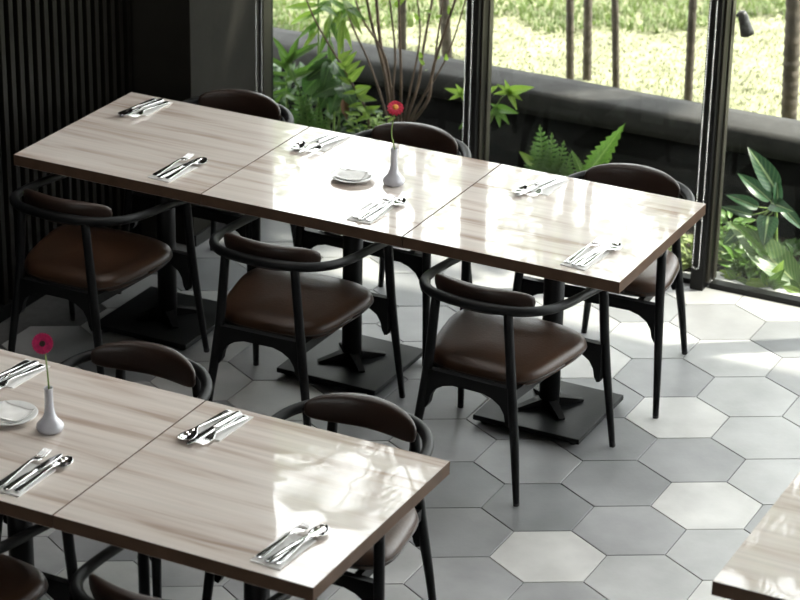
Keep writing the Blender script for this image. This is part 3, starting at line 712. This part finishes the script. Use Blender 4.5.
# ------------------------------------------------------------------ tables
TH, TT, TS = .75, .042, .80
def make_table():
    t = empty('dining_table')
    h = TS/2-.0028
    tp = box('tabletop', -h, h, -h, h, TH-TT, TH, M['top'], t, bev=.0004)
    tp.data.materials.append(M['edge'])
    # the wood-coloured edge band: a strip on each side
    for a in range(4):
        V, Fc = [], []; box_vf(-h-.0011, h+.0011, -.0006, .0012, -TT/2+.0012, TT/2-.0012, V, Fc)
        o = link('edge_band', mesh('edge_band', V, Fc, M['edge']), t)
        o.rotation_euler = (0, 0, a*math.pi/2); g = a*math.pi/2-math.pi/2
        o.location = (h*math.cos(g), h*math.sin(g), TH-TT/2)
    tube('column', [(0, 0, .04), (0, 0, .3), (0, 0, TH-TT-.012)], .037, M['blackmetal'], t, 20)
    V, Fc = [], []
    box_vf(-.26, .26, -.022, .022, TH-TT-.016, TH-TT, V, Fc); box_vf(-.022, .022, -.26, .26, TH-TT-.018, TH-TT-.001, V, Fc)
    link('top_spider', mesh('top_spider', V, Fc, M['blackmetal']), t)
    bp = box('base_plate', -.205, .205, -.205, .205, .016, .036, M['baseplate'], t, bev=.003)
    # four-armed cast foot on the plate
    V, Fc = [], []
    for a in range(4):
        g = a*math.pi/2+math.pi/4; c, s = math.cos(g), math.sin(g); b = len(V)
        prof = [(.02, .036), (.128, .036), (.131, .043), (.05, .066), (.02, .072)]
        for sd in (-1, 1):
            for (d, z) in prof:
                w = .020*sd*(1-.45*(d/.131)); V.append((c*d-s*w, s*d+c*w, z))
        n = 5; Fc.append(tuple(b+k for k in range(n))); Fc.append(tuple(b+n+k for k in reversed(range(n))))
        for k in range(n): Fc.append((b+k, b+n+k, b+n+(k+1) % n, b+(k+1) % n))
    me = mesh('foot_cross', V, Fc, M['blackmetal'])
    bm = bmesh.new(); bm.from_mesh(me); bmesh.ops.recalc_face_normals(bm, faces=bm.faces); bm.to_mesh(me); bm.free()
    link('foot_cross', me, t)
    gl = lathe_mesh('glide', [(.014, 0), (.016, .004), (.016, .017)], M['blackmetal'], 12)
    for sx in (-1, 1):
        for sy in (-1, 1): link('glide', gl, t, loc=(.17*sx, .17*sy, 0))
    return t
TAB = {}
proto = make_table(); first = True
X2, Y2 = -.734, -1.399
for key, x, y, lab in (
    ('slat', -2.0, .4, 'square pale laminate table at the slatted-wall end of the window row'),
    ('mid', -1.2, .4, 'square pale laminate table with plate and red flower, middle of window row'),
    ('end', -.4, .4, 'square glossy laminate table at the open end of the window row'),
    ('vase', X2-.4, Y2-.4, 'square pale laminate table with plate and pink flower'),
    ('corner', X2+.4, Y2-.4, 'square laminate table pushed against the table with the pink flower'),
    ('apart', .948+.4, -1.674+.4, 'pale laminate table standing apart with nothing laid on it')):
    t = proto if first else dup(proto, (x, y, 0)); first = False
    t.location = (x, y, 0); tag(t, lab, 'table', 'square pedestal tables'); TAB[key] = (x, y)

# ------------------------------------------------------------------ chairs
def superell(n, ax, ay, e):
    out = []
    for k in range(n):
        g = 2*math.pi*k/n; c, s = math.cos(g), math.sin(g)
        out.append((ax*math.copysign(abs(c)**e, c), ay*math.copysign(abs(s)**e, s)))
    return out
def make_chair():
    t = empty('dining_armchair')
    # seat: padded rounded trapezoid, wider in front
    V, Fc = [], []; n = 48; ol = superell(n, .235, .215, .52)
    rings = [(.80, .392), (.95, .398), (1.0, .412), (1.01, .428), (.985, .444), (.93, .455), (.80, .464), (.55, .470), (.28, .473)]
    for s, z in rings:
        for (x, y) in ol:
            ww = 1+.16*(y/.215)
            V.append((x*s*ww, y*s-.008, z + .010*(y/.215)*s + (-.006 if z > .46 else 0)*(x/.235)**2))
    for i in range(len(rings)-1):
        for k in range(n): a = i*n+k; b = i*n+(k+1) % n; Fc.append((a, b, b+n, a+n))
    Fc.append(tuple(reversed(range(n)))); Fc.append(tuple((len(rings)-1)*n+k for k in range(n)))
    seat = link('seat', mesh('seat', V, Fc, M['leather'], True), t)
    pp = [Vector((x*1.006*(1+.16*(y/.215)), y*1.006-.008, .420+.010*(y/.215))) for (x, y) in ol]; pp.append(pp[0].copy())
    o = tube('piping', pp, .0035, M['seam'], seat, 6)
    # arm rail: one bent piece from arm to arm around the back
    path = cat_rom([(.262, .275, .618), (.262, .20, .632), (.259, .08, .648), (.252, -.05, .662), (.228, -.150, .672), (.165, -.225, .680), (.08, -.256, .684), (0, -.263, .685),
                    (-.08, -.256, .684), (-.165, -.225, .680), (-.228, -.150, .672), (-.252, -.05, .662), (-.259, .08, .648), (-.262, .20, .632), (-.262, .275, .618)], 6)
    nn = len(path)
    tube('arm_rail', path, lambda u: .0152+.004*math.sin(math.pi*u)**2 - (.004 if u < .01 or u > .99 else 0), M['blackwood'], t, 12, .92)
    # backrest: curved leather pad on the inside of the rail
    V, Fc = [], []; nu, nv = 36, 14
    for j in range(nv+1):
        la = -math.pi/2+math.pi*j/nv
        for k in range(nu):
            g = 2*math.pi*k/nu
            f = lambda v, e: math.copysign(abs(v)**e, v)
            x = .187*f(math.cos(g), .75)*f(math.cos(la), .55); d = .023*f(math.sin(g), .8)*f(math.cos(la), .55); z = .048*f(math.sin(la), .62)
            xx = x/.187; zz = z*(1-.12*xx*xx)
            V.append((x, -.222+.115*xx*xx*.62 + d - .12*zz, .690+zz))
    for j in range(nv):
        for k in range(nu): a = j*nu+k; b = j*nu+(k+1) % nu; Fc.append((a, b, b+nu, a+nu))
    link('backrest', mesh('backrest', V, Fc, M['leatherdark'], True), t)
    # legs
    for s in (-1, 1):
        lp = [Vector((s*.30, .285, 0)), Vector((s*.288, .262, .18)), Vector((s*.272, .238, .40)), Vector((s*.262, .222, .628))]
        p = cat_rom(lp, 5); tube('leg', p, lambda u: .0108+.0058*min(1, u*1.6), M['blackwood'], t, 10)
        lp = [Vector((s*.205, -.275, 0)), Vector((s*.186, -.262, .18)), Vector((s*.158, -.246, .40)), Vector((s*.132, -.243, .682))]
        p = cat_rom(lp, 5); tube('leg', p, lambda u: .0108+.0068*(min(1, u*1.7) if u < .6 else 1-(u-.6)*.6), M['blackwood'], t, 10)
    # aprons with curved brackets running into the legs
    def apron_poly(L):
        h = L/2
        br = [(.0, .272), (.012, .268), (.022, .285), (.028, .315), (.044, .342), (.075, .362), (.11, .372)]
        out = [(-h, .412), (h, .412)] + [(h-a, z) for a, z in br] + [(-h+a, z) for a, z in reversed(br)]
        return out
    def apron(nm, a, b, half=.0125):
        a, b = Vector(a), Vector(b); d = b-a; L = d.length
        o = prism(nm, apron_poly(L), 'x', half, M['blackwood'], t); o.location = ((a.x+b.x)/2, (a.y+b.y)/2, 0); o.rotation_euler = (0, 0, math.atan2(d.y, d.x)); return o
    for sx in (-1, 1):      # side rails tucked in under the seat
        V, Fc = [], []; box_vf(-.235, .235, -.011, .011, .365, .402, V, Fc)
        o = link('side_rail', mesh('side_rail', V, Fc, M['blackwood']), t); o.location = (sx*.172, -.008, 0); o.rotation_euler = (0, 0, math.pi/2 - sx*.055)
    apron('back_apron', (-.166, -.247, 0), (.166, -.247, 0)); apron('front_apron', (.27, .225, 0), (-.27, .225, 0))
    gl = lathe_mesh('glide', [(.008, -.0), (.0115, .002), (.0115, .01)], M['spot'], 10)
    for x, y in ((.30, .285), (-.30, .285), (.205, -.275), (-.205, -.275)): link('glide', gl, t, loc=(x, y, 0))
    return t
cp = make_chair(); first = True
for x, y, rz, lab in (
    (-2.04, -.03, 0, 'black armchair at the slatted-wall end table, its back to the room'),
    (-1.21, -.03, 2, 'black armchair at the plate-laid middle table, its back to the room'),
    (-.41, 0.0, -2, 'black armchair at the open end table, its back to the room'),
    (-2.02, .835, 180, 'brown-backed armchair between the slatted-wall end table and the grey pillar'),
    (-1.255, .835, 178, 'brown-backed armchair between the plate-laid middle table and the window'),
    (-.355, .835, 181, 'brown-backed armchair between the open end table and the window'),
    (X2-.345, -1.352, 181, 'armchair facing the table with the pink flower, back to the window'),
    (X2+.405, -1.352, 180, 'armchair facing the table beside the pink flower, its back to the window'),
    (X2-.36, -2.22, 0, 'armchair facing the window at the table with the pink flower'),
    (X2+.405, -2.20, 0, 'armchair facing the window at the table beside the pink flower')):
    c = cp if first else dup(cp, (x, y, 0)); first = False
    c.location = (x, y, 0); c.rotation_euler = (0, 0, R(rz)); tag(c, lab, 'chair', 'black wooden armchairs with brown leather')

# ------------------------------------------------------------------ tableware
def ribbon_mesh(name, prof, ma, th=.0016, nw=6, cup=0, sub=3):
    """prof rows (y, halfwidth, z): a thin metal strip along +Y, cupped across by 'cup'"""
    P = cat_rom(prof, sub); V, Fc = [], []; m = nw+1
    for sgn in (1, -1):
        for p in P:
            for k in range(m):
                c = -1+2*k/nw; V.append((c*max(p.y if False else p[1], .0004), p[0], p[2] + (cup(p) if callable(cup) else cup)*(c*c-1)*1.0 + (sgn*th/2)*(1-.55*c*c)))
    n = len(P); o2 = n*m
    for i in range(n-1):
        for k in range(nw):
            a = i*m+k; Fc.append((a, a+1, a+1+m, a+m)); Fc.append((o2+a, o2+a+m, o2+a+1+m, o2+a+1))
        Fc.append((i*m, i*m+m, o2+i*m+m, o2+i*m)); a = i*m+nw; Fc.append((a, o2+a, o2+a+m, a+m))
    for k in range(nw): Fc.append((k, o2+k, o2+k+1, k+1)); a = (n-1)*m+k; Fc.append((a, a+1, o2+a+1, o2+a))
    me = mesh(name, V, Fc, ma, True)
    bm = bmesh.new(); bm.from_mesh(me); bmesh.ops.recalc_face_normals(bm, faces=bm.faces); bm.to_mesh(me); bm.free(); return me
HANDLE = [(0, .006, .006), (.006, .0095, .006), (.03, .0085, .0075), (.06, .0062, .0095), (.09, .0045, .012), (.12, .0036, .0145), (.136, .0042, .0135)]
hm = ribbon_mesh('handle', HANDLE, M['steel'], .0032, 6, .0006)
bowl = ribbon_mesh('bowl', [(.132, .004, .0138), (.14, .010, .0112), (.152, .0175, .0085), (.168, .0205, .0078), (.184, .0175, .0088), (.194, .0095, .0112), (.197, .003, .0122)], M['steel'], .0014, 8, lambda p: .30*p[1])
fk = ribbon_mesh('fork_head', [(.132, .004, .0138), (.14, .0085, .0115), (.15, .0118, .0088), (.158, .0122, .0082)], M['steel'], .0018, 6, .0008)
V, Fc = [], []
for k in range(4):
    x = -.0099+.0066*k
    tube_vf([Vector((x*.95, .156, .008)), Vector((x, .172, .0085)), Vector((x, .190, .0115)), Vector((x, .198, .0142))], [.0019, .0018, .0015, .0008], 6, V, Fc, 1.0)
tines = mesh('tines', V, Fc, M['steel'], True)
kb = ribbon_mesh('blade', [(.108, .006, .0085), (.118, .0092, .008), (.15, .0098, .0075), (.185, .0088, .007), (.205, .0055, .0065), (.212, .0012, .0065)], M['steel'], .0016, 6, 0)
kh = ribbon_mesh('handle', [(0, .006, .006), (.005, .009, .006), (.03, .0088, .0075), (.07, .0078, .0085), (.112, .0066, .0085)], M['steel'], .0062, 6, .0)
V, Fc = [], []; nx, ny = 10, 14; rg = random.Random(4)
for sgn in (0, 1):
    for j in range(ny+1):
        for i in range(nx+1):
            V.append(((-.046+.092*i/nx)*(1+.0*j), -.004+.178*j/ny, .0004 if sgn == 0 else .0032+.0006*math.sin(i*2.1+j*.9)+(.0012 if i > 6 else 0)))
o2 = (nx+1)*(ny+1)
for j in range(ny):
    for i in range(nx):
        a = j*(nx+1)+i; Fc.append((a, a+nx+1, a+nx+2, a+1)); Fc.append((o2+a, o2+a+1, o2+a+nx+2, o2+a+nx+1))
for j in range(ny):
    a = j*(nx+1); Fc.append((a, o2+a, o2+a+nx+1, a+nx+1)); a += nx; Fc.append((a, a+nx+1, o2+a+nx+1, o2+a))
for i in range(nx):
    Fc.append((i, i+1, o2+i+1, o2+i)); a = ny*(nx+1)+i; Fc.append((a, o2+a, o2+a+1, a+1))
napm = mesh('napkin', V, Fc, M['napkin'], False)
def setting(x, y, rz, where, seed):
    rg = random.Random(seed); B = Matrix.Translation((x, y, TH)) @ Matrix.Rotation(R(rz), 4, 'Z')
    n = link('napkin', napm); n.matrix_basis = B @ Matrix.Rotation(R(rg.uniform(-3, 3)), 4, 'Z'); tag(n, 'white napkin under cutlery %s' % where, 'napkin', 'napkins under cutlery')
    for nm, dx, dy, ang, parts in (('fork', -.030, .012, -3, ((hm, 'handle'), (fk, 'head'), (tines, 'tines'))), ('knife', 0.0, .002, -5, ((kh, 'handle'), (kb, 'blade'))), ('spoon', .028, .010, -4, ((hm, 'handle'), (bowl, 'bowl')))):
        e = empty(nm); e.matrix_basis = B @ Matrix.Translation((dx+rg.uniform(-.003, .003), dy, .0015)) @ Matrix.Rotation(R(ang+rg.uniform(-3, 3)), 4, 'Z') @ Matrix.Scale(1.18, 4)
        tag(e, 'polished steel %s %s' % (nm, where), nm, 'table %ss' % nm)
        for me, pn in parts: link(pn, me, e)
for x, y, rz, where, s in (
    (-1.80, .045, -2, 'on the slatted-wall end table, chair side away from window', 1),
    (-.99, .045, -2, 'beside the plate on the middle table, away from window', 2),
    (-.185, .04, -3, 'on the open end table, side away from window', 3),
    (-2.235, .765, 179, 'on the slatted-wall end table, window side', 4),
    (-1.455, .765, 176, 'on the middle window-row table, window side', 5),
    (-.56, .765, 176, 'on the open end table, window side', 6),
    (-.915, -2.155, 1, 'on the pink-flower table, side away from window', 7),
    (-1.305, -1.435, 178, 'on the pink-flower table, window side', 8),
    (-.10, -2.155, -3, 'on the table next to the pink flower, away from window', 9),
    (-.60, -1.435, 177, 'on the table next to the pink flower, window side', 10)):
    setting(x, y, rz, where, s)

plm = lathe_mesh('plate', [(.002, .0), (.045, .0), (.047, .003), (.060, .007), (.080, .0145), (.0815, .016), (.080, .017), (.058, .0095), (.044, .0062), (.002, .006)], M['china'], 40)
def folded(seed, w=.075, d=.06):
    rg = random.Random(seed); V, Fc = [], []; n = 12
    for lay in range(2):
        b = len(V); an = R(rg.uniform(-14, 14)+lay*9); ox, oy = rg.uniform(-.008, .008), rg.uniform(-.006, .006); ph = rg.uniform(0, 6)
        for sgn in (0, 1):
            for j in range(n+1):
                for i in range(n+1):
                    u, v = -1+2*i/n, -1+2*j/n; x = u*w*.72; y = v*d*.72
                    xx = x*math.cos(an)-y*math.sin(an)+ox; yy = x*math.sin(an)+y*math.cos(an)+oy
                    rr = math.hypot(xx, yy); z = .0078+lay*.0045 + max(0, rr-.05)*.30 + .0016*math.sin(u*5+ph)*math.cos(v*4+ph) + sgn*.0022
                    V.append((xx, yy, z))
        o2 = b+(n+1)**2
        for j in range(n):
            for i in range(n):
                a = j*(n+1)+i; Fc.append((b+a, b+a+n+1, b+a+n+2, b+a+1)); Fc.append((o2+a, o2+a+1, o2+a+n+2, o2+a+n+1))
        for j in range(n):
            for a, c in ((j*(n+1), (j+1)*(n+1)), ((j+1)*(n+1)+n, j*(n+1)+n), (j+1, j), (n*(n+1)+j, n*(n+1)+j+1)): Fc.append((b+a, b+c, o2+c, o2+a))
    return mesh('napkin', V, Fc, M['napkin'], True)
vm = lathe_mesh('vase', [(.002, 0), (.031, .0), (.037, .004), (.040, .012), (.0385, .020), (.031, .029), (.0215, .040), (.0155, .056), (.0132, .075), (.0122, .10), (.0122, .125), (.0132, .134), (.0125, .136), (.0105, .134), (.010, .11), (.010, .08), (.004, .07)], M['vase'], 36)
def petal_ring(n, r0, r1, w, z0, z1, ph, V, Fc):
    for k in range(n):
        g = 2*math.pi*k/n+ph; c, s = math.cos(g), math.sin(g); b = len(V)
        for (t, ww) in ((0, .35), (.35, .85), (.75, 1.0), (1, .45)):
            r = r0+(r1-r0)*t; z = z0+(z1-z0)*t + .0015*math.sin(k*2.4)
            for sd, dz in ((-1, .0), (0, -.0015), (1, .0)): V.append((c*r-s*w*ww*sd, s*r+c*w*ww*sd, z+dz))
        for i in range(3):
            for j in range(2): a = b+i*3+j; Fc.append((a, a+3, a+4, a+1))
def flower(name, vx, vy, head, tilt, kind, lab, bend):
    e = empty(name, (vx, vy, TH+.075)); tag(e, lab, 'flower')
    hp = Vector(head)-Vector(e.location)
    nrm = Vector(tilt).normalized()
    p = cat_rom([(0, 0, 0), (0.001, 0, .06), Vector(bend), hp-nrm*.02, hp], 6)
    tube('stem', p, lambda t: .0026-.0004*t, M['stem'], e, 8)
    V, Fc = [], []
    if kind == 'zinnia':
        petal_ring(13, .005, .030, .0062, .000, -.002, 0, V, Fc); petal_ring(12, .005, .0265, .0058, .003, .005, .2, V, Fc); petal_ring(11, .005, .021, .0052, .006, .011, .1, V, Fc); ma = M['petal_red']
    else:
        petal_ring(24, .006, .031, .0036, .000, .002, 0, V, Fc); petal_ring(24, .006, .029, .0034, .002, .005, .13, V, Fc); petal_ring(20, .006, .018, .0026, .004, .009, .05, V, Fc); ma = M['petal_pink']
    rot = nrm.to_track_quat('Z', 'Y')
    o = link('petals', mesh('petals', V, Fc, ma, True), e, loc=hp); o.rotation_mode = 'QUATERNION'; o.rotation_quaternion = rot
    r = .011 if kind == 'zinnia' else .0085
    ey = lathe_mesh('flower_eye', [(.001, .002), (r, .003), (r*1.02, .007), (r*.75, .011), (r*.35, .0115 if kind == 'zinnia' else .008), (.0005, .0115 if kind == 'zinnia' else .0075)], M['eye_yellow'] if kind == 'zinnia' else M['eye_dark'], 16)
    o = link('flower_eye', ey, e, loc=hp); o.rotation_mode = 'QUATERNION'; o.rotation_quaternion = rot
    sp = lathe_mesh('calyx', [(.002, -.012), (.006, -.006), (.009, .0), (.004, .001)], M['stem'], 12)
    o = link('calyx', sp, e, loc=hp); o.rotation_mode = 'QUATERNION'; o.rotation_quaternion = rot
for (px, py, vx, vy, lab, head, tilt, kind, bend, wh) in (
    (-1.202, .399, -1.050, .424, 'red', (-1.046, .420, 1.040), (.35, -.6, .75), 'zinnia', (-.012, 0, .12), 'middle window-row table'),
    (X2-.435, -1.772, -1.023, -1.782, 'pink', (-1.034, -1.785, 1.022), (.42, -.85, .35), 'gerbera', (-.002, 0, .12), 'second table row')):
    tag(link('plate', plm, loc=(px, py, TH)), 'small white china plate beside the vase with the %s flower' % lab, 'plate', 'side plates')
    tag(link('napkin', folded(len(lab)), loc=(px, py, TH)), 'white folded napkin on the plate beside the %s flower' % lab, 'napkin')
    tag(link('vase', vm, loc=(vx, vy, TH)), 'pale grey long-necked vase holding the %s flower' % lab, 'vase', 'bud vases')
    flower('cut_flower', vx, vy, head, tilt, kind, ('red layered flower with yellow eye' if kind == 'zinnia' else 'pink daisy-like flower with dark eye')+' in the %s vase' % ('middle table' if kind == 'zinnia' else 'second-row'), bend)
